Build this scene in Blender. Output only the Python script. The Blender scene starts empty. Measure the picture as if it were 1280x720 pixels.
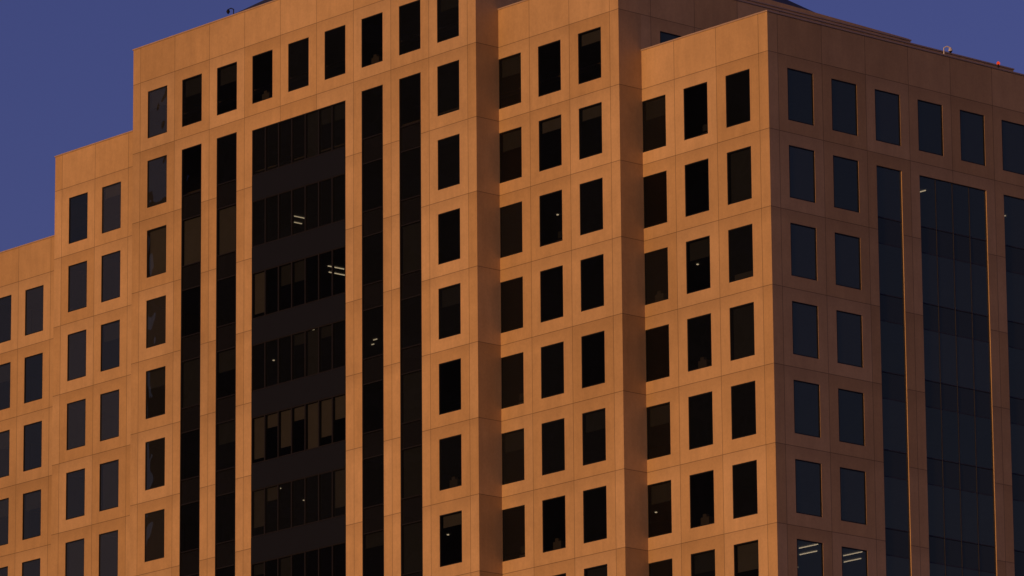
import bpy, math, random
from mathutils import Vector, Matrix
random.seed(11)
SC=bpy.context.scene
COL=SC.collection
Z0=88.0
h=3.9; p=3.02229; d=1.52551; g=1.30953; m=1.29241; q=2.99876; r=2.61174
w=p-g; WH=2.64; wd=1.75; gd=q-wd
DL=2*m+8*q-gd
ROWS=22
def head(k): return Z0-(k-1)*h
CAMP=Vector((192.96689,-186.6913,-84.36337+Z0)); YAW,PIT,ROL,FPX=0.84866,0.23919,-0.00826,7163.47

# ------------------------------------------------------------ camera
fw=Vector((-math.sin(YAW)*math.cos(PIT),math.cos(YAW)*math.cos(PIT),math.sin(PIT)))
rt=Vector((math.cos(YAW),math.sin(YAW),0)); up=rt.cross(fw)
rt2=math.cos(ROL)*rt+math.sin(ROL)*up; up2=-math.sin(ROL)*rt+math.cos(ROL)*up
def proj(v):
    y=Vector(v)-CAMP; z=y.dot(fw); return (640+FPX*y.dot(rt2)/z,360-FPX*y.dot(up2)/z)
def sight(px,py,axis,val):
    """surveying helper: where the sight line meets the plane axis=val"""
    dd=fw+rt2*((px-640)/FPX)+up2*((360-py)/FPX)
    return CAMP+dd*((val-CAMP[axis])/dd[axis])
cam=bpy.data.cameras.new("camera"); camo=bpy.data.objects.new("camera",cam); COL.objects.link(camo)
M=Matrix.Identity(4)
for i in range(3):
    M[i][0]=rt2[i]; M[i][1]=up2[i]; M[i][2]=-fw[i]; M[i][3]=CAMP[i]
camo.matrix_world=M
cam.sensor_width=36; cam.lens=36*FPX/1280; cam.clip_start=1; cam.clip_end=20000
SC.camera=camo
SC.view_settings.view_transform='Standard'; SC.view_settings.look='None'; SC.view_settings.exposure=0

# ------------------------------------------------------------ node helpers
class NT:
    def __init__(s,name):
        s.m=bpy.data.materials.new(name); s.m.use_nodes=True; s.t=s.m.node_tree; s.t.nodes.clear()
        s.out=s.t.nodes.new("ShaderNodeOutputMaterial")
    def n(s,typ,ins=None,**kw):
        x=s.t.nodes.new(typ)
        for k,v in kw.items(): setattr(x,k,v)
        for k,v in (ins or {}).items():
            if isinstance(v,bpy.types.NodeSocket): s.t.links.new(v,x.inputs[k])
            else: x.inputs[k].default_value=v
        return x
    def math(s,op,a,b=0.0,c=0.0):
        x=s.n("ShaderNodeMath",operation=op)
        for i,v in enumerate((a,b,c)):
            if isinstance(v,bpy.types.NodeSocket): s.t.links.new(v,x.inputs[i])
            else: x.inputs[i].default_value=v
        return x.outputs[0]
    def mixc(s,f,a,b,blend='MIX'):
        x=s.n("ShaderNodeMix",data_type='RGBA',blend_type=blend)
        for i,v in ((0,f),(6,a),(7,b)):
            if isinstance(v,bpy.types.NodeSocket): s.t.links.new(v,x.inputs[i])
            else: x.inputs[i].default_value=v
        return x.outputs[2]
def simple(name,col,rough=0.6,metal=0.0,noise=0.12,nscale=2.0,spec=0.5):
    N=NT(name)
    geo=N.n("ShaderNodeNewGeometry")
    no=N.n("ShaderNodeTexNoise",{"Vector":geo.outputs["Position"],"Scale":nscale,"Detail":2.0})
    f=N.math('MULTIPLY_ADD',no.outputs["Fac"],2*noise,1-noise)
    c=N.n("ShaderNodeVectorMath",{0:(col[0],col[1],col[2])},operation='SCALE'); N.t.links.new(f,c.inputs["Scale"])
    b=N.n("ShaderNodeBsdfPrincipled",{"Base Color":c.outputs[0],"Roughness":rough,"Metallic":metal})
    b.inputs["Specular IOR Level"].default_value=spec
    N.t.links.new(b.outputs[0],N.out.inputs[0]); return N.m

def stone_mat():
    N=NT("precast_stone")
    uv=N.n("ShaderNodeUVMap",uv_map="panel")
    s=N.n("ShaderNodeSeparateXYZ",{0:uv.outputs[0]})
    U,V=s.outputs[0],s.outputs[1]
    def line(c,hw):
        fr=N.math('FRACT',c); dd=N.math('MINIMUM',fr,N.math('SUBTRACT',1.0,fr))
        x=N.n("ShaderNodeMapRange",{0:dd,1:hw*0.5,2:hw,3:1.0,4:0.0}); return x.outputs[0]
    jl=N.math('MAXIMUM',line(U,0.0068),line(V,0.0055))
    cell=N.n("ShaderNodeCombineXYZ",{0:N.math('FLOOR',U),1:N.math('FLOOR',V),2:0.0})
    wn=N.n("ShaderNodeTexWhiteNoise",{"Vector":cell.outputs[0]},noise_dimensions='3D')
    geo=N.n("ShaderNodeNewGeometry")
    big=N.n("ShaderNodeTexNoise",{"Vector":geo.outputs["Position"],"Scale":0.06,"Detail":2.0})
    mp=N.n("ShaderNodeMapping",{0:geo.outputs["Position"],3:(1.6,1.6,0.22)})
    streak=N.n("ShaderNodeTexNoise",{"Vector":mp.outputs[0],"Scale":1.3,"Detail":4.0,"Roughness":0.65})
    blot=N.n("ShaderNodeTexNoise",{"Vector":geo.outputs["Position"],"Scale":0.7,"Detail":4.0,"Roughness":0.62})
    fine=N.n("ShaderNodeTexNoise",{"Vector":geo.outputs["Position"],"Scale":7.0,"Detail":2.0})
    t=N.math('MULTIPLY_ADD',wn.outputs[0],0.22,0.86)
    t=N.math('MULTIPLY',t,N.math('MULTIPLY_ADD',big.outputs[0],0.7,0.65))
    t=N.math('MULTIPLY',t,N.math('MULTIPLY_ADD',streak.outputs[0],0.34,0.83))
    t=N.math('MULTIPLY',t,N.math('MULTIPLY_ADD',blot.outputs[0],0.34,0.83))
    t=N.math('MULTIPLY',t,N.math('MULTIPLY_ADD',fine.outputs[0],0.20,0.90))
    fr=N.math('FRACT',V)
    gr=N.n("ShaderNodeMapRange",{0:fr,1:0.80,2:1.0,3:0.0,4:1.0})
    t=N.math('MULTIPLY',t,N.math('SUBTRACT',1.0,N.math('MULTIPLY',N.math('MULTIPLY',gr.outputs[0],streak.outputs[0]),0.25)))
    base=N.mixc(wn.outputs[0],(0.54,0.362,0.178,1),(0.50,0.350,0.192,1))
    sc=N.n("ShaderNodeVectorMath",{0:base},operation='SCALE'); N.t.links.new(t,sc.inputs["Scale"])
    jc=N.n("ShaderNodeVectorMath",{0:sc.outputs[0]},operation='SCALE'); jc.inputs["Scale"].default_value=0.42
    col=N.mixc(jl,sc.outputs[0],jc.outputs[0])
    bump=N.n("ShaderNodeBump",{"Strength":0.4,"Distance":0.008,"Height":fine.outputs[0]})
    b=N.n("ShaderNodeBsdfPrincipled",{"Base Color":col,"Roughness":0.75,"Normal":bump.outputs[0]})
    b.inputs["Specular IOR Level"].default_value=0.25
    N.t.links.new(b.outputs[0],N.out.inputs[0]); return N.m

def glass_mat(name,tint,refl,wav=0.008,back=None,veil=(0.014,0.018,0.024,1),ior=1.5,gcol=(0.98,0.90,0.60,1)):
    N=NT(name)
    geo=N.n("ShaderNodeNewGeometry")
    n1=N.n("ShaderNodeTexNoise",{"Vector":geo.outputs["Position"],"Scale":0.7,"Detail":1.0})
    bump=N.n("ShaderNodeBump",{"Strength":1.0,"Distance":wav,"Height":n1.outputs[0]})
    fr=N.n("ShaderNodeFresnel",{"IOR":ior,"Normal":bump.outputs[0]})
    f=N.math('ADD',fr.outputs[0],refl)
    gl=N.n("ShaderNodeBsdfGlossy",{"Color":gcol,"Roughness":0.0,"Normal":bump.outputs[0]})
    if back: tr=N.n("ShaderNodeBsdfDiffuse",{"Color":back})
    else:
        oi=N.n("ShaderNodeObjectInfo")
        vf=N.math('MULTIPLY_ADD',oi.outputs["Random"],0.30,0.08)
        t1=N.n("ShaderNodeBsdfTransparent",{"Color":tint}); t2=N.n("ShaderNodeBsdfDiffuse",{"Color":veil})
        tr=N.n("ShaderNodeMixShader",{0:vf,1:t1.outputs[0],2:t2.outputs[0]})
    mx=N.n("ShaderNodeMixShader",{0:f,1:tr.outputs[0],2:gl.outputs[0]})
    N.t.links.new(mx.outputs[0],N.out.inputs[0]); return N.m
def emis(name,col,st):
    N=NT(name); e=N.n("ShaderNodeEmission",{"Color":(*col,1),"Strength":st}); N.t.links.new(e.outputs[0],N.out.inputs[0]); return N.m

STONE=stone_mat()
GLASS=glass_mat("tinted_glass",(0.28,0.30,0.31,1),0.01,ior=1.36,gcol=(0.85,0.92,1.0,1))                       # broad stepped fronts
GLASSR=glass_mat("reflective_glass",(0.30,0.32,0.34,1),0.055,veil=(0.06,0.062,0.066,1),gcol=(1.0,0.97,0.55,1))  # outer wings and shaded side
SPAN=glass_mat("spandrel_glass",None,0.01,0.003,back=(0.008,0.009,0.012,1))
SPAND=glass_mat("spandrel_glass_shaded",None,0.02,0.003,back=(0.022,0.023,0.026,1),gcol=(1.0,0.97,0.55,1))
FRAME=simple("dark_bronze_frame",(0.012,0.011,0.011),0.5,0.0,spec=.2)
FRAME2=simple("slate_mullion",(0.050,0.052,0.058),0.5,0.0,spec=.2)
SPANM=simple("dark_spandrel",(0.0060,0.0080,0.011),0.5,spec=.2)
BLIND=simple("roller_blind_fabric",(0.38,0.34,0.31),0.9)
BLIND2=simple("blind_fabric_dark",(0.13,0.13,0.13),0.9)
COPE=simple("metal_coping",(0.42,0.32,0.24),0.5)
ROOFM=simple("roof_membrane",(0.12,0.11,0.11),0.9)
METR=simple("dark_roof_metal",(0.040,0.042,0.055),0.6,0.1)
CEIL=simple("ceiling_board",(0.26,0.26,0.26),0.9)
CORE=simple("interior_wall",(0.07,0.07,0.07),0.9)
LAMP=emis("ceiling_lamp",(1.0,0.72,0.42),1.6)
WHITE=simple("white_plastic",(0.55,0.55,0.55),0.4)
REDM=emis("red_beacon",(1.0,0.08,0.02),0.7)
ASPH=simple("asphalt",(0.05,0.05,0.052),0.9)
DTOW=simple("grey_granite",(0.13,0.11,0.10),0.6)
DGL=simple("dark_tower_glass",(0.012,0.012,0.015),0.3)
DESK=simple("office_furniture",(0.30,0.24,0.19),0.8)

# ------------------------------------------------------------ mesh builder
class MB:
    def __init__(s): s.v=[];s.f=[];s.mi=[];s.mats=[];s.uv=[]
    def mat(s,mt):
        if mt not in s.mats: s.mats.append(mt)
        return s.mats.index(mt)
    def quad(s,pts,mt,uv=None):
        b=len(s.v); s.v+= [tuple(x) for x in pts]; s.f.append(tuple(range(b,b+len(pts)))); s.mi.append(s.mat(mt))
        s.uv+= uv if uv else [(0.5,0.5)]*len(pts)
    def box(s,lo,hi,mt,T=None):
        (a,b,c),(A_,B_,C_)=lo,hi
        c8=[(a,b,c),(A_,b,c),(A_,B_,c),(a,B_,c),(a,b,C_),(A_,b,C_),(A_,B_,C_),(a,B_,C_)]
        if T: c8=[T(x) for x in c8]
        for f in ((0,3,2,1),(4,5,6,7),(0,1,5,4),(1,2,6,5),(2,3,7,6),(3,0,4,7)):
            s.quad([c8[i] for i in f],mt)
    def obj(s,name,parent=None,loc=None):
        me=bpy.data.meshes.new(name); me.from_pydata(s.v,[],s.f)
        for mt in s.mats: me.materials.append(mt)
        me.polygons.foreach_set("material_index",s.mi)
        l=me.uv_layers.new(name="panel")
        l.data.foreach_set("uv",[c for u in s.uv for c in u])
        me.update()
        o=bpy.data.objects.new(name,me); COL.objects.link(o)
        if parent: o.parent=parent
        if loc: o.location=loc
        return o

class Face:
    def __init__(s,kind,const):
        s.kind=kind; s.c=const
    def P(s,u,n,z):   # n>0 outward
        if s.kind=='A': return (u,s.c-n,z)
        return (s.c+n,u,z)
    def uvf(s,u,z):
        if s.kind=='A': a=(u+g/2)/p
        else: a=(u-m+gd/2)/q
        return (a+ (0 if s.kind=='A' else 57)+round(s.c)*31, (z-Z0-0.63)/h)
REV=0.075; FD_=0.06   # reveal depth, frame depth
def facade(mb,F,u0,u1,ztop,zbot,openings,plainuv=False):
    us={u0,u1}; zs={ztop,zbot}
    for a,b,c,e in openings: us|={a,b}; zs|={c,e}
    us=sorted(us); zs=sorted(zs)
    grid={}
    for a,b,c,e in openings:
        ia,ib=us.index(a),us.index(b); ja,jb=zs.index(c),zs.index(e)
        for i in range(ia,ib):
            for j in range(ja,jb): grid[(i,j)]=True
    def isopen(i,j): return grid.get((i,j),False)
    def Q(pts):
        uv=[((0.5+7*F.c,F.uvf(u,z)[1]) if plainuv else F.uvf(u,z)) for u,n,z in pts]
        if plainuv: uv=[(math.floor(a)+0.5,b) for a,b in uv]
        mb.quad([F.P(*x) for x in pts],STONE,uv)
    for i in range(len(us)-1):
        for j in range(len(zs)-1):
            a,b,c,e=us[i],us[i+1],zs[j],zs[j+1]
            if not isopen(i,j): Q([(a,0,c),(b,0,c),(b,0,e),(a,0,e)])
            else:
                D_=-REV
                def R(pts): mb.quad([F.P(*x) for x in pts],STONE,[(0.5,0.5)]*4)
                if not isopen(i-1,j): R([(a,0,c),(a,0,e),(a,D_,e),(a,D_,c)])
                if not isopen(i+1,j): R([(b,0,c),(b,D_,c),(b,D_,e),(b,0,e)])
                if not isopen(i,j-1): R([(a,0,c),(a,D_,c),(b,D_,c),(b,0,c)])
                if not isopen(i,j+1): R([(a,0,e),(b,0,e),(b,D_,e),(a,D_,e)])

# ------------------------------------------------------------ building
bld=bpy.data.objects.new("office_tower",None); COL.objects.link(bld)
bld.location=(-31,13,0)
bld["label"]="tall stepped tan stone office tower with rows of dark windows"
bld["category"]="building"
BL=Vector((-31,13,0))
def fin(mb,name,parent=bld):
    mb.v=[(x-BL.x,y-BL.y,z) for x,y,z in mb.v]
    return mb.obj(name,parent)

FA=Face('A',-2*d); FB=Face('A',-d); FC=Face('A',0.0); FD=Face('D',0.0)
FU3=Face('D',-3*p); FU6=Face('D',-6*p)
ZB=Z0-ROWS*h-0.5
wins=[]; strips=[]
wall=MB()
def ops_for(F,cols,width,r0,r1=ROWS):
    o=[]
    for u in cols:
        for k in range(r0,r1+1):
            o.append((u,u+width,head(k)-WH,head(k))); wins.append((F,u,width,k))
    return o
zt=lambda k: head(k)+r
o=ops_for(FA,[-15*p,-7*p],w,1)+ops_for(FA,[-k*p for k in range(8,15)],w,1,1)
for k in (14,13,9,8):
    o.append((-k*p,-k*p+w,ZB,head(2))); strips.append((FA,-k*p,w,2,'strip',k))
o.append((-12*p,-10*p+w,ZB,head(2)-0.2)); strips.append((FA,-12*p,2*p+w,2,'bay',12))
facade(wall,FA,-15*p-g,-6*p,zt(1),ZB,o)
facade(wall,FB,-6*p,-3*p,zt(2),ZB,ops_for(FB,[-6*p+1e-3,-5*p,-4*p],w,2))
facade(wall,FC,-3*p,0,zt(3),ZB,ops_for(FC,[-3*p+1e-3,-2*p,-1*p],w,3))
facade(wall,FB,-18*p-g,-15*p-g,zt(2),ZB,ops_for(FB,[-18*p,-17*p],w,2))
facade(wall,FC,-21*p-g,-18*p-g,zt(3),ZB,ops_for(FC,[-21*p,-20*p],w,3))
o=ops_for(FD,[m,m+q,m+6*q,m+7*q],wd,3)+ops_for(FD,[m+j*q for j in (2,3,4,5)],wd,3,3)
for j in (2,5):
    o.append((m+j*q,m+j*q+wd,ZB,head(4))); strips.append((FD,m+j*q,wd,4,'strip',j))
o.append((m+3*q,m+4*q+wd,ZB,head(4))); strips.append((FD,m+3*q,q+wd,4,'baydark',3))
facade(wall,FD,0,DL,zt(3),ZB,o)
facade(wall,FU6,-2*d,-d,zt(1),ZB,[],True)
facade(wall,FU3,-d,0,zt(2),ZB,[],True)
facade(wall,FU6,-d,DL+2*d,zt(1),zt(2)-1,ops_for(FU6,[m+j*q for j in range(0,8)],wd,1,1))
facade(wall,FU3,0,DL+d,zt(2),zt(3)-1,ops_for(FU3,[m+j*q for j in range(0,8)],wd,2,2))
XA0,XA1=-15*p-g,-6*p; XB0,XB1=-18*p-g,-3*p; XC0,XC1=-21*p-g,0.0
for x,ya,yb,k in ((XA0,-2*d,DL+2*d,1),(XB0,-d,DL+d,2),(XC0,0,DL,3)):
    facade(wall,Face('D',x),ya,yb,zt(k),ZB,[])
for y,xa,xb,k in ((DL+2*d,XA0,XA1,1),(DL+d,XB0,XB1,2),(DL,XC0,XC1,3)):
    facade(wall,Face('A',y),xa,xb,zt(k),ZB,[])
facade(wall,FU6,DL+d,DL+2*d,zt(2),ZB,[],True)
facade(wall,FU3,DL,DL+d,zt(3),ZB,[],True)
fin(wall,"wall")
cp=MB()
for (x0,x1,y0,y1,k) in ((XA0,XA1,-2*d,DL+2*d,1),(XB0,XB1,-d,DL+d,2),(XC0,XC1,0,DL,3)):
    z=zt(k); e=0.04; t=0.45
    cp.box((x0-e,y0-e,z),(x1+e,y0+t,z+0.07),COPE)
    cp.box((x0-e,y1-t,z),(x1+e,y1+e,z+0.07),COPE)
    cp.box((x1-t,y0+t,z),(x1+e,y1-t,z+0.07),COPE)
    cp.box((x0-e,y0+t,z),(x0+t,y1-t,z+0.07),COPE)
fin(cp,"parapet_coping")
rf=MB()
for i,(x0,x1,y0,y1,k) in enumerate(((XA0,XA1,-2*d,DL+2*d,1),(XB0,XB1,-d,DL+d,2),(XC0,XC1,0,DL,3))):
    z=zt(k)-1.1
    rf.box((x0+.32,y0+.32,z-0.3),(x1-.32,y1-.32,z),ROOFM)
fin(rf,"flat_roof")
# interior
it=MB()
for k in range(1,12):
    rects=[(XA0,XA1,-2*d,DL+2*d)]
    if k>=2: rects.append((XB0,XB1,-d,DL+d))
    if k>=3: rects.append((XC0,XC1,0,DL))
    for i,(x0,x1,y0,y1) in enumerate(rects):
        e=0.004*i; s=0.36
        it.box((x0+s,y0+s,head(k)+0.12+e),(x1-s,y1-s,head(k)+0.7-e),CEIL)
fin(it,"floor_slabs")
co=MB(); co.box((XC0+8,7,ZB),(-8,DL-7,head(3)+2),CORE)
for k in range(1,11):
    for x in [-k2*p-g/2 for k2 in (2,9,13,17)]:
        if random.random()<0.6:
            y0=-2*d if (-15*p-g<x<-6*p) else (-d if (-18*p-g<x<-3*p) else 0)
            if (k==1 and y0>-2*d) or (k==2 and y0>-d): continue
            co.box((x-.06,y0+.6,head(k)-WH-.3),(x+.06,6.9,head(k)+.1),CORE)
fin(co,"interior_partitions")

# ------------------------------------------------------------ windows
def win_meshes(wid,GM):
    fr=MB(); t=0.05
    fr.box((0,0,0),(t,FD_,WH),FRAME); fr.box((wid-t,0,0),(wid,FD_,WH),FRAME)
    fr.box((t,0,0),(wid-t,FD_,t),FRAME); fr.box((t,0,WH-t),(wid-t,FD_,WH),FRAME)
    gl=MB(); gl.quad([(t,0.03,t),(wid-t,0.03,t),(wid-t,0.03,WH-t),(t,0.03,WH-t)],GM)
    bl=[]
    for fdrop,mt in ((1.0,BLIND),(1.0,BLIND2),(0.8,BLIND2),(0.5,BLIND),(0.35,BLIND2),(0.22,BLIND)):
        b=MB(); zz=WH-t-(WH-2*t)*fdrop
        b.quad([(t+.03,0.17,zz),(wid-t-.03,0.17,zz),(wid-t-.03,0.17,WH-t),(t+.03,0.17,WH-t)],mt)
        b.box((t+.03,0.155,zz-0.04),(wid-t-.03,0.185,zz-0.002),mt)
        bl.append(b)
    b=MB(); b.quad([(t+.03,0.30,-0.05),(wid-t-.03,0.30,-0.05),(wid-t-.03,0.30,0.42),(t+.03,0.30,0.42)],BLIND); bl.append(b)
    # things standing near the sill: a cabinet, a chair back with a monitor
    b=MB(); b.box((.25,.45,-.1),(.85,.8,.55),DESK); b.box((.35,.5,.55),(.6,.7,.72),DESK); bl.append(b)
    b=MB(); b.box((.7,.5,-.1),(wid-.1,.9,.28),DESK); b.box((.95,.55,.28),(1.0,.6,.4),FRAME); b.box((.75,.54,.38),(1.25,.59,.72),BLIND2); bl.append(b)
    return fr,gl,bl
cache={}
def getm(wid,GM):
    key=(round(wid,3),GM.name)
    if key not in cache:
        fr,gl,bl=win_meshes(wid,GM)
        def mk(mb,name):
            me=bpy.data.meshes.new(name); me.from_pydata(mb.v,[],mb.f)
            for mt in mb.mats: me.materials.append(mt)
            me.polygons.foreach_set("material_index",mb.mi); me.update(); return me
        cache[key]=(mk(fr,"window_frame"),mk(gl,"window_glass"),[mk(b,"blind") for b in bl],(fr,gl,bl))
    return cache[key]
def area(F,u,wid,k):
    P=[proj(F.P(a,0,z)) for a in (u,u+wid) for z in (head(k)-WH,head(k))]
    x0=max(0,min(a for a,_ in P)); x1=min(1280,max(a for a,_ in P))
    y0=max(0,min(b for _,b in P)); y1=min(720,max(b for _,b in P))
    if F is FU6 or F is FU3: return 1 if x1>x0 and y1>y0 else 0
    return max(0,x1-x0)*max(0,y1-y0)
wins.sort(key=lambda t:-area(*t))
stuff=MB()
def xform(F,u,k):
    z=head(k)-WH
    if F.kind=='A': return Matrix.Translation((u,F.c+REV-FD_,z))
    return Matrix.Translation((F.c-REV+FD_,u,z))@Matrix.Rotation(math.pi/2,4,'Z')
def blind_for(F,u,k):
    if F is FC and abs(u+p)<.1:
        return {4:1,5:6,6:1,9:3}.get(k)
    if F is FD and k>=8: return None
    rr=random.random()
    if F is FC and u<-2.5*p: return 4 if rr<0.3 else (7 if rr>.8 else None)
    if F is FC: return 4 if rr<0.25 else (7 if rr>.80 else (8 if rr>.65 else None))
    if F is FB and u>-7*p: return random.choice([4,4,5]) if rr<0.22 else (8 if rr>.88 else (7 if rr>.75 else None))
    if F.kind=='D': return 1 if rr<0.45 else None
    if F is FA and u<-14.5*p and k==3: return 0
    if F is FA: return random.choice([4,4,5,1]) if rr<0.25 else (7 if rr>.8 else None)
    return random.choice([1,0,1,2,4,4,5]) if rr<0.35 else None
for i,(F,u,wid,k) in enumerate(wins):
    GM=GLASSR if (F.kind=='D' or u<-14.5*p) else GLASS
    fm,gm,bm,raw=getm(wid,GM); T=xform(F,u,k)
    bi=blind_for(F,u,k)
    if i<100:
        o=bpy.data.objects.new("window",fm); o.parent=bld; COL.objects.link(o)
        o.matrix_local=Matrix.Translation(-BL)@T
        gg=bpy.data.objects.new("glass",gm); gg.parent=o; COL.objects.link(gg)
        if bi is not None:
            bb=bpy.data.objects.new("blind" if bi<7 else "furniture",bm[bi]); bb.parent=o; COL.objects.link(bb)
    else:
        parts=[raw[0],raw[1]]
        if bi is not None: parts.append(raw[2][bi])
        for mb in parts:
            for f,mi in zip(mb.f,mb.mi):
                stuff.quad([T@Vector(mb.v[j]) for j in f],mb.mats[mi])
so=fin(stuff,"window"); so["kind"]="stuff"

# ------------------------------------------------------------ strips and bays
for (F,u0,wid,r0,kind,idx) in strips:
    fr=MB();gls=[];glst=MB()
    sps=[];bls=[]; spst=MB()
    n0=-REV+0.045
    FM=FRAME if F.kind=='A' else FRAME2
    nm={'bay':7,'baydark':4,'strip':1}[kind]
    step=wid/nm; t=0.08 if kind!='baydark' else .05
    def bx(mb,ua,ub,na,nb,za,zb,mt):
        P=[F.P(ua,na,za),F.P(ub,nb,zb)]
        lo=tuple(min(P[0][i],P[1][i]) for i in range(3)); hi=tuple(max(P[0][i],P[1][i]) for i in range(3))
        mb.box(lo,hi,mt)
    def pl(mb,ua,ub,n,za,zb,mt): mb.quad([F.P(ua,n,za),F.P(ub,n,za),F.P(ub,n,zb),F.P(ua,n,zb)],mt)
    sh=0.2 if kind=='bay' else 0
    top0=head(r0)-sh
    pr_=0.025 if F.kind=='A' else -.02
    for i in range(nm+1):
        c=u0+i*step
        a=max(u0,c-t/2); b=min(u0+wid,c+t/2)
        if i==0: b=u0+t*0.8
        if i==nm: a=u0+wid-t*0.8
        bx(fr,a,b,n0-0.10,n0+pr_,ZB,top0,FM)
    for k in range(r0,ROWS+1):
        zt_=head(k)-sh
        zb_=head(k)-(WH-0.05 if kind!='bay' else 2.68)
        znext=head(k+1)-sh
        bx(fr,u0+.003,u0+wid-.003,n0-0.09,n0+pr_-0.010,zb_-0.03,zb_+0.02,FM)
        bx(fr,u0+.003,u0+wid-.003,n0-0.09,n0+pr_-0.010,zt_-0.05,zt_,FM)
        gl=MB() if k<=10 else glst
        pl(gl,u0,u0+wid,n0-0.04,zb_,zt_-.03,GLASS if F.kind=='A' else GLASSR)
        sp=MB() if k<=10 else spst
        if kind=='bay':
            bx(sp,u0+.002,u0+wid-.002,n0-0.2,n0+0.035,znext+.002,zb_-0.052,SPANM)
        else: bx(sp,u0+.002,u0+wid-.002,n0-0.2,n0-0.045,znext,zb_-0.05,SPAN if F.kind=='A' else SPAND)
        if k<=10: sps.append(sp); gls.append(gl)
        for i in range(nm):
            a=u0+i*step+t*.6; b=u0+(i+1)*step-t*.6; dr=0; mt=BLIND2
            if kind=='strip' and F.kind=='A':
                if idx in (14,13) and k==3: dr=1.0; mt=BLIND
                elif k>2 and not(idx==9 and k==5) and random.random()<0.3: dr=random.choice([1.0,0.45,0.3])
            elif kind=='bay':
                if k==6 and i in (0,2,4,5,6): dr=(0.9,0,0.8,0,1.0,0.8,0.5)[i]; mt=BLIND
                elif k==6: dr=0.3; mt=BLIND
                elif k==4 and i==0: dr=0.9; mt=BLIND
                elif k==7 and i in (0,1,6): dr=0.8 if i!=1 else .3; mt=BLIND
                elif k not in (3,4) and random.random()<0.3: dr=random.choice([.25,.35,.6,1.0])
                elif k==4 and i in (2,3): dr=.45
            elif kind=='strip' and random.random()<0.25: dr=0.4
            elif kind=='baydark' and random.random()<0.35: dr=random.choice([.3,.5,1.0])
            if dr>0 and k<=10:
                bl=MB(); hh=(zt_-zb_)*dr
                pl(bl,a,b,n0-0.14,zt_-hh,zt_-.05,mt); bls.append(bl)
    root=fin(fr,{'strip':'window_strip','bay':'window_bay','baydark':'window_bay'}[kind])
    for g_ in gls: fin(g_,"glass",root)
    fin(glst,"glass",root)["kind"]="stuff"
    for s_ in sps: fin(s_,"spandrel",root)
    fin(spst,"spandrel",root)["kind"]="stuff"
    for b_ in bls: fin(b_,"blind",root)
# ceiling lights
def tube(x,y,z,L,ang=0.0,wd_=0.04):
    b=MB(); b.box((-L/2,-wd_/2,-0.04),(L/2,wd_/2,0),LAMP)
    o=b.obj("ceiling_light",bld); o.location=(x-BL.x,y-BL.y,z); o.rotation_euler=(0,0,ang)
def lightD(u,k,dep=2.0,L=1.2,ang=0.0,w_=.035): tube(-dep,u+dep*.88,head(k)+0.10,L,ang,w_)
def lightS(px,py,k,L,ang=0.0,w_=.035):
    v=sight(px,py,2,head(k)+.1); tube(v.x,v.y,head(k)+.1,L,ang,w_)
for c0 in (m+.9,m+q+.9):
    lightD(c0,9,1.3,1.3); lightD(c0+.1,9,2.5,1.2)
lightD(m+3*q+.5,4,2.4,0.5); lightD(m+q+.5,8,5.0,0.12); lightD(m+5*q+.6,4,3.2,0.12)
lightD(m+.5,9,5.5,0.12); lightD(m+2*q+.8,9,5.2,0.2)
A1=math.radians(90)
lightS(374,271,3,1.0,A1); lightS(371,278,3,.7,A1)
lightS(420,334,4,1.1,A1); lightS(423,342,4,1.3,A1)
lightS(285,217,2,.7,A1,.06); lightS(469,424,5,.3); lightS(466,430,5,.2); lightS(881,703,9,.7)
lightS(139,251,2,1.0,0,.05); lightS(142,243,2,.5,0,.05)
for (px,py,k) in ((342,450,5),(392,412,5),(350,610,7),(380,625,7),(395,500,6),(560,668,8),(697,268,4),(820,640,8),(872,330,5)):
    lightS(px,py,k,.09,0,.08)

# penthouse roof (hipped, dark metal)
apx=sight(653,-151,1,DL/2)
eL=sight(215,53.7,1,-1.0)
eR=sight(1075,41,1,DL+0.8)
pr=MB()
x0,x1,y0,y1=eL.x,min(eR.x,XA1-.8),-1.0,DL+0.8
zm=(eL.z+eR.z)/2; zb=zt(1)-1.1
b0=[(x0,y0,zb),(x1,y0,zb),(x1,y1,zb),(x0,y1,zb)]
t0=[(x0,y0,eL.z),(x1,y0,zm),(x1,y1,eR.z),(x0,y1,zm)]
for i in range(4):
    j=(i+1)%4
    pr.quad([b0[i],b0[j],t0[j]],METR); pr.quad([b0[i],t0[j],t0[i]],METR); pr.quad([t0[i],t0[j],tuple(apx)],METR)
fin(pr,"penthouse_roof")
xa,xb=XA1-.62,XA1-.05; z=zt(1)+.075
s1=sight(1040,23,0,xb); s2=sight(1138,51,0,xb)
yb=min(s2.y,DL+2*d-.05); ya=2.0
sl=(s2.z-s1.z)/(s2.y-s1.y); zA=max(z+.05,s1.z+sl*(ya-s1.y)); zB_=max(z+.05,s2.z)
scn=MB()
c8=[(xa,ya,z),(xb,ya,z),(xb,yb,z),(xa,yb,z),(xa,ya,zA),(xb,ya,zA),(xb,yb,zB_),(xa,yb,zB_)]
for f in ((0,3,2,1),(4,5,6,7),(0,1,5,4),(1,2,6,5),(2,3,7,6),(3,0,4,7)): scn.quad([c8[i] for i in f],STONE)
fin(scn,"roof_upstand")

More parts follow.
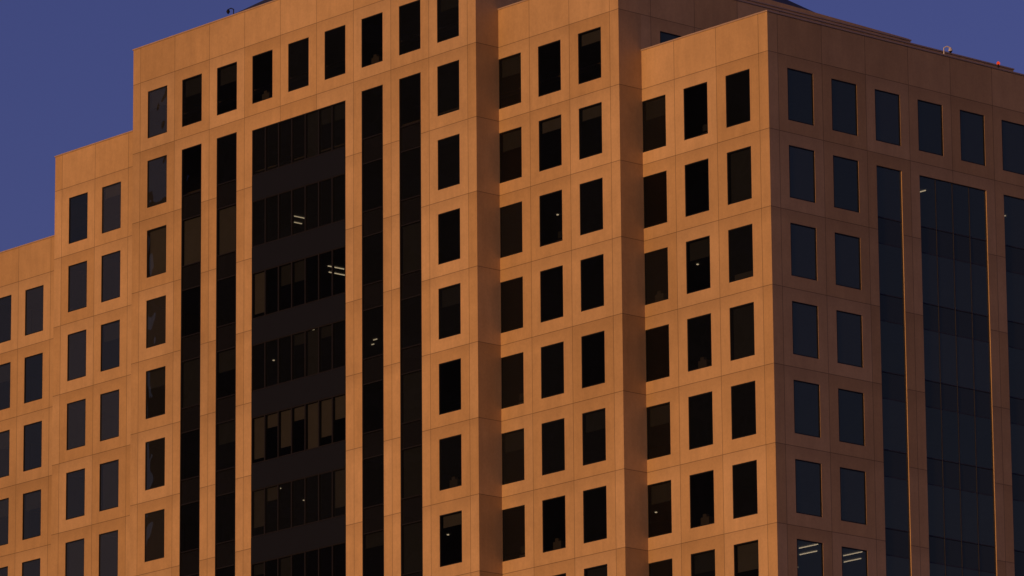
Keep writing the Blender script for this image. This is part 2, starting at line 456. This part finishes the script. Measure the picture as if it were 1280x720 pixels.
# ------------------------------------------------------------ rooftop devices
def cyl(mb,a,b,ra,rb,mt,n=10):
    a=Vector(a);b=Vector(b);dd=(b-a).normalized()
    s=dd.orthogonal().normalized(); t=dd.cross(s)
    A_=[a+ra*(math.cos(2*math.pi*i/n)*s+math.sin(2*math.pi*i/n)*t) for i in range(n)]
    B_=[b+rb*(math.cos(2*math.pi*i/n)*s+math.sin(2*math.pi*i/n)*t) for i in range(n)]
    for i in range(n):
        j=(i+1)%n; mb.quad([A_[i],A_[j],B_[j],B_[i]],mt)
    mb.quad(A_[::-1],mt); mb.quad(B_,mt)
def cctv(loc,ang,mt,label,sc_=1.0):
    e=bpy.data.objects.new("security_camera",None); COL.objects.link(e); e.location=loc; e.rotation_euler=(0,0,ang); e.scale=(sc_,)*3
    e["label"]=label; e["category"]="security camera"
    b=MB(); cyl(b,(0,0,0),(0,0,.42),.03,.03,mt); cyl(b,(0,0,.42),(.16,0,.50),.03,.03,mt); cyl(b,(.16,0,.50),(.33,0,.42),.03,.03,mt); b.box((-.08,-.08,0),(.08,.08,.03),mt); b.obj("bracket",e)
    c=MB(); cyl(c,(.33,0,.42),(.33,0,.30),.06,.11,mt); cyl(c,(.33,0,.30),(.33,0,.24),.11,.10,mt); c.obj("housing",e)
    l=MB(); cyl(l,(.33,0,.24),(.33,0,.15),.08,.04,FRAME); l.obj("lens",e)
cx=sight(292,20,1,-2*d+.2).x; cy=sight(1180,68,0,-.2).y; by=sight(1248,84,0,-.2).y
cctv((cx,-2*d+.2,zt(1)+.07),3.9,FRAME,"small dark security camera on the tower parapet",.9)
cctv((-.2,cy,zt(3)+.07),0.8,WHITE,"small white security camera on the tower parapet",1.0)
e=bpy.data.objects.new("warning_light",None); COL.objects.link(e); e.location=(-.2,by,zt(3)+.07)
e["label"]="small red aircraft warning light on the tower parapet"; e["category"]="warning light"
b=MB(); cyl(b,(0,0,0),(0,0,.28),.04,.04,FRAME); b.obj("base",e)
b=MB(); cyl(b,(0,0,.28),(0,0,.38),.085,.085,REDM); cyl(b,(0,0,.38),(0,0,.43),.085,.03,REDM); b.obj("lamp",e)

# ------------------------------------------------------------ neighbour across the street (seen in the glass)
nb=bpy.data.objects.new("neighboring_tower",None); COL.objects.link(nb)
nb["label"]="tall grey granite office tower across the street"; nb["category"]="building"
sd=Vector((.66,-.75,0)).normalized(); td=Vector((-.75,-.66,0)).normalized()
ctr=sd*(-9.8)+td*158
nb.location=ctr; nb.rotation_euler=(0,0,math.atan2(sd.y,sd.x))
b=MB(); H=132; HW=22.9
b.box((-HW,-16,-0.5),(HW,16,H),DTOW); b.box((-12,-12,H),(12,12,H+8),DTOW)
b.box((-HW-2.0,-15,-0.5),(-HW,15,110),DTOW); b.obj("wall",nb)
b=MB()
for k in range(32):
    for i in range(14):
        u=-22.0+i*3.1
        for s_ in (1,-1): b.box((u,s_*16.0-.02,3+k*4),(u+2.2,s_*16.0+.02,5.6+k*4),DGL)
    for i in range(10):
        u=-15.4+i*3.1
        b.box((HW-.02,u,3+k*4),(HW+.02,u+2.2,5.6+k*4),DGL)
o=b.obj("window",nb); o["kind"]="stuff"

gm=MB(); gm.quad([(-6000,-6000,-.5),(6000,-6000,-.5),(6000,6000,-.5),(-6000,6000,-.5)],ASPH)
o=gm.obj("ground"); o["kind"]="structure"

# ------------------------------------------------------------ light
SAZ=math.radians(173); SEL=math.radians(6)
sdv=Vector((math.sin(SAZ)*math.cos(SEL),math.cos(SAZ)*math.cos(SEL),math.sin(SEL)))
sun=bpy.data.lights.new("sun",'SUN'); sun.energy=2.05; sun.angle=math.radians(4); sun.color=(1.0,0.495,0.155)
so_=bpy.data.objects.new("sun",sun); COL.objects.link(so_); so_.rotation_euler=sdv.to_track_quat('Z','Y').to_euler()
W=bpy.data.worlds.new("World"); SC.world=W; W.use_nodes=True
nt=W.node_tree; nt.nodes.clear()
sky=nt.nodes.new("ShaderNodeTexSky"); sky.sky_type='NISHITA'; sky.sun_disc=False; sky.sun_elevation=SEL; sky.sun_rotation=SAZ
mul=nt.nodes.new("ShaderNodeMix"); mul.data_type='RGBA'; mul.blend_type='MULTIPLY'; mul.inputs[0].default_value=1.0
mul.inputs[7].default_value=(0.455,0.40,1.05,1)
bg=nt.nodes.new("ShaderNodeBackground"); bg.inputs[1].default_value=0.075
out=nt.nodes.new("ShaderNodeOutputWorld")
nt.links.new(sky.outputs[0],mul.inputs[6]); nt.links.new(mul.outputs[2],bg.inputs[0]); nt.links.new(bg.outputs[0],out.inputs[0])
